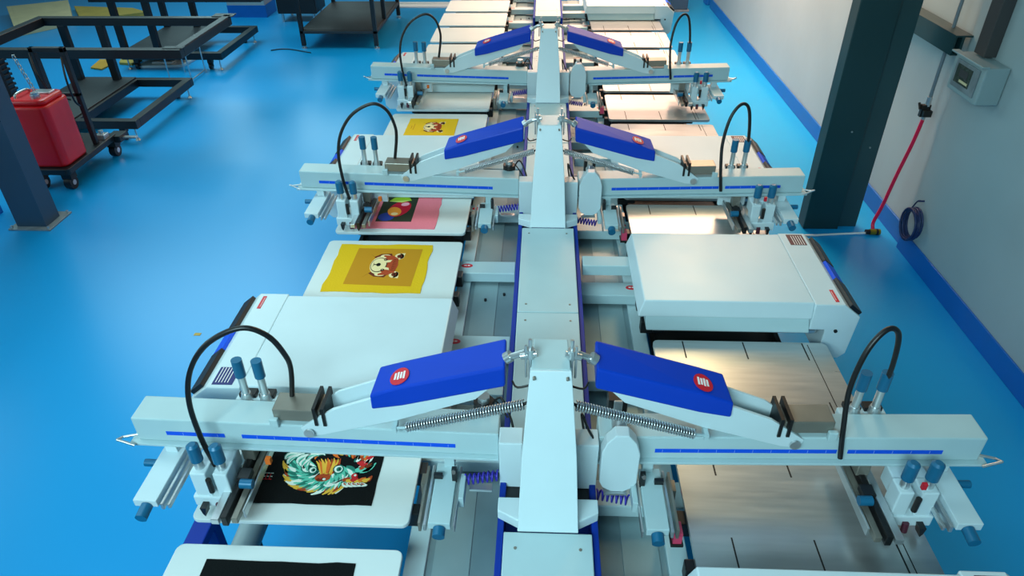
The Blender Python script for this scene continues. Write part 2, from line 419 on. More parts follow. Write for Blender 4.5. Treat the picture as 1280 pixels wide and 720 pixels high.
    for x in (.915,.978):
        B(MB().cyl((x+ox,-.03,1.04),(x+ox,-.03,1.075),.013,14).cyl((x+ox,-.03,1.075),(x+ox,-.03,1.13),.017,16,1).cyl((x+ox,-.03,1.13),(x+ox,-.03,1.137),.017,16,1,.010),'pressure_knob',['silver','knob'],sq,label='blue-topped pressure knob')
    B(MB().cyl((.947+ox,-.06,.98),(.947+ox,-.06,1.03),.008,8),'dark_rod','dkmetal',sq)
    for x in (.90,.975):
        B(MB().prism([(x-.008+ox,.935),(x+.010+ox,.935),(x+.007+ox,.912),(x+.001+ox,.900)],'y',-.085,-.058),'locking_blade','black',sq)
    B(MB().cyl((.938+ox,-.065,.935),(.938+ox,-.070,.905),.009,10),'nozzle','maroon',sq)
    # rear flood-bar cylinders
    oy=.0 if L else .035
    rr=B(MB().box(.80+oy,.93+oy,.135,.19,1.09,1.125).box(.80+oy,.93+oy,.15,.17,.94,1.09,0),'flood_holder','paint2',bev=.003)
    for x in (.838,.895):
        B(MB().cyl((x+oy,.168,1.12),(x+oy,.168,1.15),.020,14,0,.014).cyl((x+oy,.168,1.15),(x+oy,.168,1.215),.011,14).cyl((x+oy,.168,1.215),(x+oy,.168,1.275),.0155,16,1),'pressure_knob',['silver','knob'],rr,label='blue-topped pressure knob')
    for l0,l1 in ((.815,.86),(.87,.92)): B(MB().box(l0+oy,l1+oy,.17,.20,1.125,1.14),'locking_lever','black',rr,bev=.002)
    # squeegee rail under the beam
    ro=.035 if L else .05
    m=MB().box(.862+ro,.885+ro,-.15,.13,.955,.975,0).box(.838+ro,.855+ro,-.15,.13,.95,.985,1).box(.815+ro,.833+ro,-.14,.13,.95,.97,2).box(.80+ro,.806+ro,-.12,.13,.95,.98,0)
    m.box(.815+ro,.850+ro,-.03,.01,.985,1.005,1).box(.83+ro,.865+ro,.06,.10,.98,1.045,2)
    B(m,'squeegee_rail',['silver','black','steel'],bev=.002)
    B(MB().cyl((.80+ro,-.04,.995),(.835+ro,-.04,.995),.014,12),'clamp_knob','knob',label='blue clamp knob')
    if L: B(MB().box(.80,.815,.02,.035,1.01,1.03),'indicator','p_porange',label='small orange indicator')
    else: B(MB().box(.938+ox,.95+ox,-.065,-.055,1.07,1.09),'indicator','red',label='small red indicator')
    # outer screen clamp
    m=MB().box(1.07,1.135,-.125,.11,.985,1.01).box(1.055,1.064,-.125,.11,.975,.998,1).box(1.04,1.048,-.12,.11,.975,.99,1).box(1.085,1.12,.05,.09,1.01,1.045,0)
    oc=B(m,'outer_clamp',['paint2','silver'],bev=.002)
    B(MB().cyl((1.10,-.125,.99),(1.10,-.165,.985),.016,14),'clamp_knob','knob',oc,label='blue clamp knob')
    B(MB().cyl((1.135,.02,.995),(1.172,.02,.995),.011,12),'clamp_knob','knob',oc,label='blue clamp knob')
    # inner screen clamp
    m=MB().box(.262,.322,-.15,.06,.98,1.005).box(.328,.336,-.15,.06,.97,.995,1).box(.25,.256,-.15,.06,.97,.995,1).box(.27,.30,.045,.085,1.005,1.045,0).box(.235,.25,-.06,.03,.96,1.0,0)
    ic=B(m,'inner_clamp',['paint','silver'],bev=.002)
    B(MB().cyl((.292,-.15,.985),(.292,-.175,.98),.017,14),'clamp_knob','knob',ic,label='blue clamp knob')
    B(MB().cyl((.265,.003,1.04),(.262,-.03,1.07),.006,8).box(.258,.272,-.005,.01,1.0,1.05),'clamp_lever','black',ic)
    B(MB().box(.30,.325,.0,.012,1.005,1.02),'stop_block','black',ic)
    if not L: B(MB().box(.345,.37,-.12,-.075,.90,.945).box(.34,.375,-.125,-.07,.895,.905,1),'sensor',['pinkred','dkmetal'],t,bev=.002,label='pink sensor block')
    B(MB().box(.345,.352,-.14,.06,.955,.99).box(.345,.37,.02,.06,.88,.956),'sensor_bracket','steel')
    cz=.995 if L else .925
    B(MB().coil((.142,.02,cz),(.235,.01,cz-.01),.014,.0032,7),'coil_hose','purple',tl=False,label='violet coiled air hose')
    B(MB().box(.16,.225,-.005,.02,.965,.973),'hose_tray','silver')
    if L:
        m=MB().cyl((.19,.165,1.075),(.19,.165,1.16),.030,18).box(.165,.215,.14,.19,1.03,1.075).cyl((.19,.132,1.115),(.19,.138,1.115),.008,8,1).cyl((.19,.165,1.16),(.19,.165,1.18),.018,12,2).box(.20,.24,.14,.18,1.05,1.10)
        B(m,'air_regulator',['black','brass','silver'],bev=.002,label='black air regulator')
        B(MB().tube([(.17,.16,1.14),(.14,.15,1.19),(.11,.12,1.14),(.10,.10,1.10)],.004,6),'air_hose','black')
        B(MB().tube([(.215,.16,1.10),(.17,.19,1.15),(.12,.16,1.10)],.003,6),'air_hose','black')
    else:
        oct_=[(.165,1.19),(.235,1.19),(.25,1.16),(.262,1.10),(.262,1.03),(.25,.985),(.235,.965),(.165,.965),(.15,.985),(.147,1.03),(.147,1.12),(.152,1.16)]
        oct_=[(.180,1.185),(.215,1.185),(.238,1.155),(.25,1.115),(.25,1.0),(.238,.978),(.215,.962),(.18,.962),(.155,.978),(.145,1.0),(.145,1.115),(.157,1.155)]
        B(MB().prism([(x,z) for x,z in oct_],'y',.0,.04),'motor_cover','paint2',bev=.003,tl=False,label='pale rounded eight-sided motor cover')
        B(MB().cyl((.198,.04,1.12),(.198,.11,1.17),.022,14).box(.17,.225,.145,.19,1.08,1.19,1).box(.185,.21,.14,.15,1.12,1.19),'motor',['silver','black'],bev=.002)
        B(MB().tube([(.10,.10,1.12),(.09,.07,1.21),(.11,.06,1.16),(.135,.05,1.11),(.12,.04,1.09),(.11,.05,1.12),(.125,.05,1.14)],.004,6),'air_hose','black')
    # looping cable
    if L:
        pts=[(.735,.12,1.192),(.715,.11,1.30),(.712,.09,1.37),(.737,.07,1.45),(.795,.055,1.485),(.885,.04,1.444),(.948,.03,1.36),(.972,.015,1.26),(.965,.0,1.14),(.945,-.01,1.04)]
    else:
        pts=[(.81,.045,1.075),(.795,.055,1.186),(.791,.08,1.30),(.813,.10,1.414),(.856,.12,1.468),(.895,.13,1.445),(.922,.15,1.33),(.935,.172,1.20),(.93,.175,1.13)]
    B(MB().tube(pts,.0075,8,0,2),'loop_cable','black',tl=False,label='black cable arching over the beam')
    return t
hl=head(True); hr=head(False)
hl.location=(0,S[0],0); hr.location=(0,S[0],0)
hl['group']='print heads left of the towers'; hr['group']='print heads right of the towers'
hl['label']='nearest left print head reaching out over the green beast print'
hr['label']='nearest right print head reaching out over the large aluminium pallet'
dup(hl,(0,S[1],0),'middle left print head reaching over the pink cloth')
dup(hr,(0,S[1],0),'middle right print head with beam ending near the dark green column')
dup(hl,(0,S[2],0),'farthest left print head, with cable loop against the blue floor')
dup(hr,(0,S[2],0),'farthest right print head, its beam ending before the pinkish wall')

# ------------------------------------------------------------------ flash cure units
def flash():
    t=thing('flash_dryer','','dryer')
    # origin at its centre (0.. depth .535), x is distance from machine axis
    h=.268
    m=MB()
    # top cover shell
    prof=[(.355,.95),(.365,1.03),(1.105,1.03),(1.175,.985),(1.175,.80),(1.155,.78),(1.0,.78),(1.0,.98),(.39,.98)]
    m.hexa([(.345,-h-.0,.962),(1.0,-h-.0,.962),(1.0,h,.962),(.345,h,.962)],[(.365,-h+.012,1.03),(1.0,-h+.012,1.03),(1.0,h-.012,1.03),(.365,h-.012,1.03)])
    shell=m.build('top_cover','paint2',t,bev if False else None,bevel=.004) if False else m.build('top_cover','paint2',t,bevel=.004)
    MB().prism([(1.0,1.03),(1.11,1.03),(1.178,.975),(1.165,.80),(1.14,.775),(1.06,.775),(1.06,.912),(1.0,.912)],'y',-h,h).build('end_housing','paint2',t,bevel=.004)
    m=MB(); m.hexa([(.38,-h-.012,.906),(.998,-h-.012,.906),(.998,h+.012,.906),(.38,h+.012,.906)],[(.375,-h+.02,.962),(.998,-h+.02,.962),(.998,h-.02,.962),(.375,h-.02,.962)])
    m.build('heater_housing','paint',t,bevel=.003)
    MB().cyl((1.10,-h-.0,.91),(1.10,-h-.006,.91),.007,10).build('lock_screw','dkmetal',t)
    m=MB()
    sl=lambda a,d: [(1.130-a,1.014),(1.174,.978),(1.184,.990+d),(1.140-a,1.026+d)]
    m.prism(sl(0,0),'y',-h+.01,-.07,0).prism(sl(0,-.003),'y',-.07,.06,1).prism(sl(0,0),'y',.06,h-.02,0).cyl((1.184,-h+.03,.975),(1.184,h-.05,.975),.005,8,2)
    m.build('cable_cover',['black','tape','silver'],t,bevel=.002,label='black and blue cable channel along the outer edge')
    MB().box(.15,.36,h-.16,h-.08,.90,.95).build('support_arm','paint',t,bevel=.003)
    return t
def labels(t,dark):
    h=.268
    m=MB().box(1.03,1.098,h-.10,h-.002-.012,1.03,1.0312)
    for i in range(5): m.box(1.047+.010*i,1.0495+.010*i,h-.098,h-.024,1.0312,1.0318,1)
    m.build('rating_label',[dark,'whitemark'],t,label='dark label with white stripes')
    MB().box(1.08,1.094,-h+.02,-h+.10,1.03,1.0312).box(1.0835,1.085,-h+.03,-h+.09,1.0312,1.0318,1).build('warning_label',['red','whitemark'],t,label='small red strip label')
fr=flash(); labels(fr,'maroon'); fr.location=(0,2.455,0)
fr['label']='big white flash dryer cover with dropped end, nearest complete one on the right'; fr['group']='right flash dryers'
dup(fr,(0,.81,0),'white flash dryer cover at the bottom edge of the photo, lower right')
dup(fr,(0,3.565,0),'cream-lit flash dryer cover behind the middle right print head')
dup(fr,(0,7.22,0),'farthest flash dryer cover on the right, at the top edge')
# the left ones face the other way
fl=flash(); labels(fl,'navylabel'); fl.location=(0,1.935,0); fl.rotation_euler=(0,0,math.pi)
fl['label']='white flash dryer cover with blue striped label behind the nearest left print head'; fl['group']='left flash dryers'
dup(fl,(0,3.545,0),'cream-lit flash dryer cover behind the middle left print head')
dup(fl,(0,5.18,0),'flash dryer cover behind the farthest left print head')

# ------------------------------------------------------------------ printed cloths
ZT=.9
def wavy(x0,x1,y0,y1,mb,m=0,amp=.004,sk=(0,0,0,0),z0=ZT,z1=ZT+.003,seed=1):
    rr=random.Random(seed); P=[]
    c=[(x0+sk[0],y0),(x1+sk[1],y0),(x1+sk[2],y1),(x0+sk[3],y1)]
    for i in range(4):
        a=c[i];b=c[(i+1)%4]
        for k in range(8):
            u=k/8; j=amp if k else amp*.3
            P.append((a[0]+(b[0]-a[0])*u+rr.uniform(-j,j),a[1]+(b[1]-a[1])*u+rr.uniform(-j,j)))
    return mb.prism(P,'z',z0,z1,m)
def cloth(label,cat='cloth'): return thing('printed_cloth',label,cat,(0,0,ZT),group='cloths on the left pallets')
def C(t,m,name,mats,label=None):
    return m.build(name,mats,t,fn=lambda x,y,z:(x,y,z-ZT),label=label)
t=cloth('plain black cloth on the white pallet nearest the camera')
C(t,wavy(-.922,-.514,.80,1.128,MB(),seed=3,amp=.003),'fabric','f_black')
t=cloth('black cloth printed with a green and orange beast')
C(t,wavy(-.895,-.512,1.32,1.665,MB(),seed=4,amp=.002),'fabric','f_black')
# beast artwork, local artist's units: centre (-.70,1.42)
def art(mb):
    rr=random.Random(23); z=ZT+.003
    def E(cx,cy,rx,ry,m,k,rot=0): mb.ellip(cx,cy,rx,ry,z,z+.0002*k,m,12,rot)
    def leaf(x,y,a,L,w,m,k,bend=.25):      # tapering curved stroke
        P=[];Q=[]
        for i in range(6):
            u=i/5; aa=a+bend*u; px=x+L*u*math.cos(aa); py=y+L*u*math.sin(aa); ww=w*math.sin(math.pi*min(.92,.12+.88*u))*.5
            P.append((px-ww*math.sin(aa),py+ww*math.cos(aa))); Q.append((px+ww*math.sin(aa),py-ww*math.cos(aa)))
        mb.prism(P+Q[::-1],'z',z,z+.0002*k,m)
    cx,cy=-.690,1.455
    # flame fringe along the lower left
    for i in range(34):
        a=math.radians(190+i*4.2); r=.082
        leaf(cx+r*math.cos(a)*1.15,cy+r*math.sin(a)*.85,a-.5+rr.uniform(-.2,.2),.036+rr.uniform(0,.018),.016,(3,4,3,5)[i%4],1+i%3,-.6)
    # layered teal feathers
    for ring,(r,L) in enumerate(((.060,.045),(.040,.042),(.018,.04))):
        for i in range(30):
            a=math.radians(178+i*6.6); 
            leaf(cx+r*math.cos(a)*1.2,cy+r*math.sin(a)*.85,a-.35,L,.013,(0,1,0,5,0,1)[(i+ring)%6],5+ring*2+(i%2),-.4)
    # crest behind and right
    for i in range(26):
        a=math.radians(rr.uniform(-25,75)); r=rr.uniform(.05,.085)
        leaf(cx+.045+r*math.cos(a),cy+.01+r*math.sin(a)*.8,a+.6,.05,.014,rr.choice((0,0,1,5,4)),6+i%4,.5)
    for i in range(16):
        leaf(cx+.115+.014*math.sin(i*1.7),cy-.004+.009*i,rr.uniform(-.6,1.2),.026,.013,rr.choice((7,4,6,2)),10+i%3,.4)
    # amber brow and muzzle
    for i in range(12): leaf(cx+.002+.003*i,cy-.030+.003*(i%3),1.75-.06*i,.062,.011,(3,2,3,4)[i%4],12+i%3,.3)
    E(cx+.010,cy-.040,.024,.014,4,14,.1); E(cx+.006,cy-.047,.014,.007,6,15,.2); E(cx+.016,cy-.046,.005,.004,5,16); E(cx+.004,cy-.043,.004,.003,7,16)
    # eyes as ringed curls
    for ex,ey,q in ((.050,-.006,1),(-.028,-.012,.8)):
        E(cx+ex,cy+ey,.017*q,.019*q,1,14,.4); E(cx+ex,cy+ey,.013*q,.014*q,5,15,.4); E(cx+ex+.002,cy+ey,.008*q,.009*q,1,16); E(cx+ex+.003,cy+ey,.003,.004,8,17)
    # pale scrolls at left
    for dx,dy,L,a in ((-.045,-.018,.045,2.5),(-.055,-.006,.050,2.2),(-.068,.004,.050,2.0),(-.082,.014,.050,1.8),(-.112,.012,.060,1.7),(-.125,.03,.05,1.5),(-.06,.03,.06,1.3)):
        leaf(cx+dx,cy+dy,a,L,.026,1,15,-.9); leaf(cx+dx,cy+dy,a,L*.96,.019,5,16,-.9); leaf(cx+dx+.002,cy+dy+.002,a,L*.6,.006,0,17,-.9)
    # claws at lower right
    for i in range(7): leaf(cx+.072+.012*i,cy-.046,rr.uniform(-.8,.6),.024,.014,(4,3,7,3,2,3,4)[i],12+i%3,.5)
    for i in range(5): leaf(cx+.078+.013*i,cy-.056,-1.5+.12*i,.022,.013,5,15,.7); leaf(cx+.080+.013*i,cy-.057,-1.5+.12*i,.013,.005,4,16,.7)
    E(cx+.105,cy-.030,.010,.010,7,15); E(cx+.107,cy-.028,.004,.004,5,16)
    for i in range(5): leaf(cx+.02+.012*i,cy-.066+.004*i,-.5+.25*i,.03,.008,5,9,.5)
    # little seal mark
    for i in range(3):
        x=-.866+.011*i; mb.box(x,x+.0025,1.404,1.430,z,z+.0009,7); mb.box(x,x+.009,1.4275,1.430,z,z+.0011,5); mb.box(x+.003,x+.009,1.415,1.4175,z,z+.0011,5)
        mb.box(x,x+.009,1.404,1.4065,z,z+.0011,7)
    for i in range(40): leaf(cx+rr.uniform(-.11,.09),cy+rr.uniform(.07,.15),rr.uniform(0,6),.04,.014,rr.choice((0,1,2,3,5)),5+i%7,.5)
mb=MB(); art(mb)
C(t,mb,'graphic',['p_pteal','p_dteal','p_porange','p_flame','p_rust','p_pwhite','p_dkrust','p_pred','p_ink'])

def panda(t,x0,x1,y0,y1,small=False):
    # head with ears pointing to +x
    cx=(x0+x1)/2; cy=(y0+y1)/2; sx=(x1-x0)/2; sy=(y1-y0)/2; mb=MB(); z=ZT+.0036
    def E(u,v,ru,rv,m,k,rot=0): mb.ellip(cx+u*sx,cy+v*sy,ru*sx,rv*sy,z,z+.0003*k,m,18,rot)
    def poly(p,m,k): mb.prism([(cx+u*sx,cy+v*sy) for u,v in p],'z',z,z+.0003*k,m)
    for s in (-1,1):
        E(.70,s*.72,.27,.25,1,1); poly([(.70,s*.95),(1.0,s*1.0),(.97,s*.60),(.80,s*.5)],1,1); E(.72,s*.72,.15,.14,2,5); E(.75,s*.74,.07,.06,3,6)
        poly([(-1.0,s*.90),(-.75,s*.66),(-.4,s*.9),(.20,s*.95),(.35,s*.7),(.0,s*.5),(-.6,s*.5)],2,1)
        E(-.10,s*.72,.30,.14,1,2)
    poly([(-.2,-.80),(.35,-.76),(.68,-.55),(.78,0),(.68,.55),(.35,.76),(-.2,.80)],0,3); E(-.30,0,.52,.70,1,4)
    E(.05,0,.40,.58,0,5); E(-.32,0,.47,.58,3,6); E(-.33,0,.43,.53,1,7)
    for i in range(7): poly([(.45,-.42+.14*i),(.72,-.38+.13*i),(.45,-.36+.14*i)],2,6)
    for s in (-1,1):
        poly([(.00,s*.16),(.30,s*.24),(.36,s*.40),(.02,s*.36)],1,8); E(-.02,s*.40,.10,.08,3,9); E(-.03,s*.39,.03,.03,1,10)
    E(-.34,0,.13,.13,3,9); poly([(-.60,-.03),(-.38,-.03),(-.38,.03),(-.60,.03)],3,9); poly([(-.66,-.20),(-.58,0),(-.66,.20),(-.62,0)],3,9)
    C(t,mb,'graphic',['p_rust','p_ecru','p_dkrust','p_ink'])
t=cloth('large mustard cloth printed with a rust panda face')
m=wavy(-.955,-.530,2.405,2.793,MB(),seed=5,amp=.005); f=C(t,m,'fabric','f_yellow')
C(t,MB().prism([(-.872,2.462),(-.58,2.452),(-.572,2.755),(-.868,2.757)],'z',ZT+.003,ZT+.0036),'print_panel','p_ochre')
panda(t,-.80,-.645,2.512,2.718)
t=cloth('pink cloth printed with a dark square picture of a red fruit')
C(t,wavy(-.955,-.544,2.945,3.36,MB(),seed=6,amp=.004),'fabric','f_pink')
mb=MB(); z=ZT+.003
mb.box(-.845,-.668,3.013,3.306,z,z+.0004,0)
cx,cy=-.752,3.145
mb.ellip(-.80,3.06,.040,.042,z,z+.0007,7,14)
mb.ellip(cx+.005,cy,.052,.085,z,z+.0010,3,20,-.25); mb.ellip(cx-.016,cy-.030,.034,.048,z,z+.0013,5,18,.3); mb.ellip(cx-.012,cy-.055,.018,.014,z,z+.0016,6,12)
mb.ellip(cx+.026,cy+.048,.022,.018,z,z+.0016,4,12,.5); mb.ellip(cx+.03,cy-.01,.014,.03,z,z+.0013,3,12)
mb.prism([(-.815,3.225),(-.790,3.268),(-.748,3.290),(-.712,3.262),(-.700,3.235),(-.745,3.228)],'z',z,z+.0016,1)
mb.prism([(-.812,3.224),(-.745,3.212),(-.705,3.238),(-.745,3.232)],'z',z,z+.0019,2)
mb.prism([(-.770,3.296),(-.715,3.270),(-.672,3.292),(-.672,3.302)],'z',z,z+.0013,1)
C(t,mb,'graphic',['p_darkgreen','p_leaf','p_leafl','p_apple','p_applel','p_gold','p_ecru','p_pblue'])
t=cloth('small yellow cloth with a rust panda face, farthest printed one')
C(t,wavy(-.893,-.579,4.093,4.392,MB(),seed=8,amp=.002),'fabric','f_yellow')
panda(t,-.80,-.655,4.155,4.335)
C(t,MB().box(-.85,-.846,4.2,4.3,ZT+.003,ZT+.0036).box(-.865,-.861,4.22,4.27,ZT+.003,ZT+.0036),'small_marks','p_ochre')

# ------------------------------------------------------------------ right side of the room
t=thing('steel_column','dark green double steel column beside the pale right wall','column',(1.885,4.6,0))
MB().box(0,.25,0,.13,0,3.3).build('post','greencol',t,bevel=.006)
MB().box(.25,.395,.045,.12,0,3.3).build('side_post','greencol2',t,bevel=.004)
MB().cyl((.16,.0,.75),(.16,-.006,.75),.006,8).cyl((.33,.045,.62),(.33,.038,.62),.006,8).build('bolt_heads','silver',t)
tag(MB().box(2.37,2.469,4.33,5.5,1.335,1.345).box(2.37,2.469,4.33,5.5,1.44,1.45).box(2.41,2.425,4.33,5.5,1.345,1.44).box(2.37,2.38,4.33,5.5,1.345,1.44).build('wall_rail','greencol'),'dark green steel rail running along the right wall behind the column','rail')
t=thing('meter_box','grey meter box fixed on the right wall','electrical box',(2.34,3.88,1.19))
MB().box(0,.128,0,.33,0,.205).build('body','meter',t,bevel=.008)
MB().box(-.008,.0,.04,.29,.03,.18).build('front_frame','plate',t,bevel=.002)
MB().box(-.012,-.008,.10,.26,.06,.16).box(-.014,-.012,.13,.22,.10,.14,1).box(-.014,-.012,.11,.20,.072,.085,2).build('window',['meterface','duct','cream'],t)
MB().box(-.03,.01,-.01,.34,.205,.215).build('lid','meter',t,bevel=.002)
tag(MB().box(2.40,2.469,4.05,4.16,1.405,3.3).build('cable_duct','duct',bevel=.003),'dark brown vertical cable duct above the meter box','duct')
t=thing('air_supply_pipe','thin grey metal pipe coming down the right wall to a valve','pipe',(2.44,4.52,.9))
MB().tube([(0,0,.12),(0,0,1.2),(0,0,2.3)],.011,10).build('tube','conduit',t)
MB().cyl((0,0,.12),(0,0,.06),.017,12).cyl((0,-.03,.03),(0,.03,.03),.02,10,1).box(-.035,.02,-.015,.015,-.01,.07,1).cyl((0,0,0),(0,0,-.03),.012,10).cyl((-.04,0,.04),(-.04,.03,.07),.008,8,1).box(-.03,.024,-.045,-.01,0,.04,1).build('valve',['silver','dkmetal'],t,bevel=.002)
for zz in (.45,1.1): MB().box(-.014,.028,-.012,.012,zz,zz+.02).build('pipe_clip','silver',t)
tag(MB().tube([(2.44,4.52,.865),(2.43,4.53,.7),(2.41,4.56,.45),(2.39,4.575,.22),(2.36,4.57,.08),(2.36,4.54,.03)],.012,10,0,2).build('air_hose','hose_red'),'pink-red air hose hanging from the wall valve','hose')
t=thing('hose_coupling','small yellow and black coupling on the blue floor by the column','coupling',(2.355,4.53,0))
MB().cyl((-.02,0,.022),(.05,0,.022),.022,12).build('body','brass',t)
MB().cyl((-.05,0,.022),(-.02,0,.022),.018,10).cyl((.02,0,.022),(.035,0,.022),.0235,12).build('collar','black',t)
tag(MB().tube([(2.31,4.53,.012),(2.15,4.52,.008),(1.98,4.50,.008),(1.88,4.49,.008),(1.2,4.46,.008)],.008,8,0,2).build('air_line','whitemark'),'thin white air line lying on the floor towards the press','hose')
m=MB()
for i in range(9):
    r=.105-.004*(i%4); ph=i*.7
    pts=[(2.445-.007*(i%5)-.003*i, 4.22+r*math.cos(a)*.95+.008*math.sin(ph), .26+r*math.sin(a)+.008*math.cos(ph)) for a in [2*math.pi*k/20 for k in range(21)]]
    m.tube(pts,.006,6,0,0)
m.tube([(2.44,4.30,.34),(2.44,4.26,.41),(2.455,4.24,.42)],.005,6)
m.cyl((2.47,4.24,.42),(2.43,4.24,.42),.006,8)
tag(m.build('cable_coil','coilblue'),'round coil of dark blue cable hung low on the right wall','cable')
t=thing('floor_cabinet','dark grey cabinet standing on the far right floor, cut by the top edge','cabinet',(1.98,11.3,0))
MB().box(-.13,.13,-.1,.2,.03,1.2).build('body','bluegrey',t,bevel=.01)
MB().box(-.15,.15,-.12,.22,0,.03).build('base','plate',t,bevel=.003)
tag(MB().rrect(-.16,.16,-.12,.12,0,.28,.04).build('storage_tub','skirt',bevel=.01),'blue tub on the floor at the far end of the right wall','tub').location=(2.62,11.75,0)
# ------------------------------------------------------------------ left side of the room
t=thing('steel_post','slate blue steel post bolted to the floor at the left edge','column',(-3.955,4.47,0))
MB().box(0,.225,0,.17,.012,3.3).build('post','bluegrey',t)
MB().box(-.045,.275,-.045,.245,0,.012).build('base_plate','plate',t,bevel=.002)
m=MB()
for px,py in ((-.025,-.025),(.255,-.025),(.255,.225),(-.025,.225)): m.cyl((px,py,.012),(px,py,.03),.01,6)
m.build('anchor_bolts','silver',t)

def rack(nm,label,loc,grp):
    t=thing(nm,label,'frame',loc,group=grp)   # origin: near right foot of the lower frame
    # lower frame x -1.2..0, y 0..1.27
    X0,Y1=-1.22,1.27; zb,zt=.125,.205
    def bar(n,*b,bev=.004): return MB().box(*b).build(n,'rackblk',t,bevel=bev)
    bar('lower_rail',X0,0,0,.075,zb,zt); bar('lower_rail',X0,0,Y1-.075,Y1,zb,zt); bar('lower_rail',-.075,0,.075,Y1-.075,zb,zt); bar('lower_rail',X0,X0+.075,.075,Y1-.075,zb,zt)
    bar('lower_rail',-.64,-.57,.075,Y1-.075,zb,zt)
    MB().box(X0+.02,-.60,.03,Y1-.03,zt,zt+.014).build('shelf_board','board',t,bevel=.003,label='dark grey board on the lower frame')
    ux0,ux1,uy0,uy1,z0,z1=-1.40,.60,.0,1.20,.775,.855
    bar('upper_rail',ux0,ux1,uy0,uy0+.075,z0,z1); bar('upper_rail',ux0,ux1,uy1-.075,uy1,z0,z1); bar('upper_rail',ux1-.085,ux1,uy0+.075,uy1-.075,z0,z1); bar('upper_rail',ux0,ux0+.085,uy0+.075,uy1-.075,z0,z1)
    MB().box(ux1-.07,ux1+.0,uy0+.06,uy1+.02,z1,z1+.008).box(ux1-.17,ux1+.01,uy0+.03,uy0+.10,z1,z1+.006).box(ux1-.18,ux1+.03,uy1-.04,uy1+.08,z1,z1+.008).build('wear_plate','board',t,bevel=.001,label='grey plates on top of the end rail')
    for px,py in ((-.80,1.13),(-.80,.01),(-1.2,1.13),(-1.2,.01)):
        bar('post',px,px+.075,py,py+.06,zt,z0,bev=.004)
    for px,py in ((-.06,.05),(-.06,1.22),(-1.18,.05),(-1.18,1.22)):
        MB().cyl((px,py,.02),(px,py,zb),.008,8).cyl((px,py,0),(px,py,.02),.024,14,0,.014).build('levelling_foot','silver',t)
    for px,py in ((-.18,.06),(-.18,1.2),(-1.08,.06),(-1.08,1.2)):
        c=MB().box(px-.028,px+.028,py-.02,py+.035,.075,zb).box(px-.026,px-.02,py-.015,py+.02,.03,.08).box(px+.02,px+.026,py-.015,py+.02,.03,.08).build('caster','dkmetal',t)
        MB().cyl((px-.016,py,.036),(px+.016,py,.036),.036,18).cyl((px-.019,py,.036),(px+.019,py,.036),.014,12,1).build('wheel',['black','silver'],c)
    return t
ra=rack('steel_rack','nearer black steel frame on casters, behind the red can',(-3.80,6.11,0),'black steel frames at upper left')
rb=dup(ra,(-3.84,8.28,0),'farther black steel frame on casters, cut by the top edge of the photo')

# trolley with red can
t=thing('tool_trolley','low black trolley with wheels carrying the red can, behind the left post','trolley',(-4.03,5.06,0))
MB().rrect(-.2,.19,0,.78,.15,.20,.03).box(.12,.24,.72,.86,.13,.19).build('platform','rackblk',t,bevel=.006)
for px,py in ((-.12,.08),(.12,.08),(-.12,.70),(.15,.74)):
    c=MB().box(px-.04,px+.04,py-.035,py+.045,.09,.15).build('caster','dkmetal',t)
    MB().cyl((px-.028,py,.055),(px+.028,py,.055),.055,20).cyl((px-.032,py,.055),(px+.032,py,.055),.022,12,1).build('wheel',['black','silver'],c)
MB().box(.115,.155,.52,.56,.2,1.02).box(-.14,-.10,.52,.56,.2,1.02).box(-.14,.155,.52,.56,.98,1.02).box(-.14,.155,.52,.55,.62,.65).build('mast','rackblk',t,bevel=.004)
MB().tube([(.13,.5,.95),(.16,.42,.80),(.15,.44,.62),(.14,.5,.55)],.008,8,0,2).tube([(-.12,.5,.98),(-.05,.40,.85),(0,.42,.68),(.08,.5,.6)],.007,8,0,2).build('cord','black',t)
MB().box(.235,.36,.77,.81,.15,.165).build('foot_pedal','silver',t,bevel=.003)
MB().box(.09,.17,.62,.70,.2,.24).cyl((.13,.66,.24),(.13,.66,.27),.02,10).build('pump_block','silver',t,bevel=.003)
t=thing('fuel_can','upright red plastic can with rounded edges and a metal cap','can',(-4.03,5.10,.2))
m=MB().rrect(-.17,.165,0,.34,0,.50,.06,n=7); 
def canf(x,y,z):
    k=1-.05*max(0,(z-.35)/.15); return (x*k,.17+(y-.17)*k,z)
m.rrect(-.155,.15,.02,.32,.50,.545,.05,n=7)
m.build('body','canred',t,bevel=.018)
MB().tube([(-.09,.08,.54),(-.09,.10,.57),(-.08,.22,.57),(-.08,.25,.54)],.010,8,0,2).build('handle','silver',t)
MB().cyl((.06,.10,.54),(.06,.10,.57),.035,16).cyl((.06,.10,.57),(.06,.10,.585),.028,16).box(-.02,.12,.18,.26,.545,.56).build('cap','silver',t,bevel=.003,label='bright metal cap')
m=MB()
for i in range(8):
    zz=.60+.035*i; x=.055-.008*i
    a=[(x+.010*math.cos(q)*(1 if i%2 else .2), .12+.010*math.cos(q)*(.2 if i%2 else 1), zz+.022*math.sin(q)) for q in [2*math.pi*k/10 for k in range(11)]]
    m.tube(a,.0045,6,0,0)
tag(m.build('chain','silver'),'short silver chain hanging down above the red can','chain').location=t.location

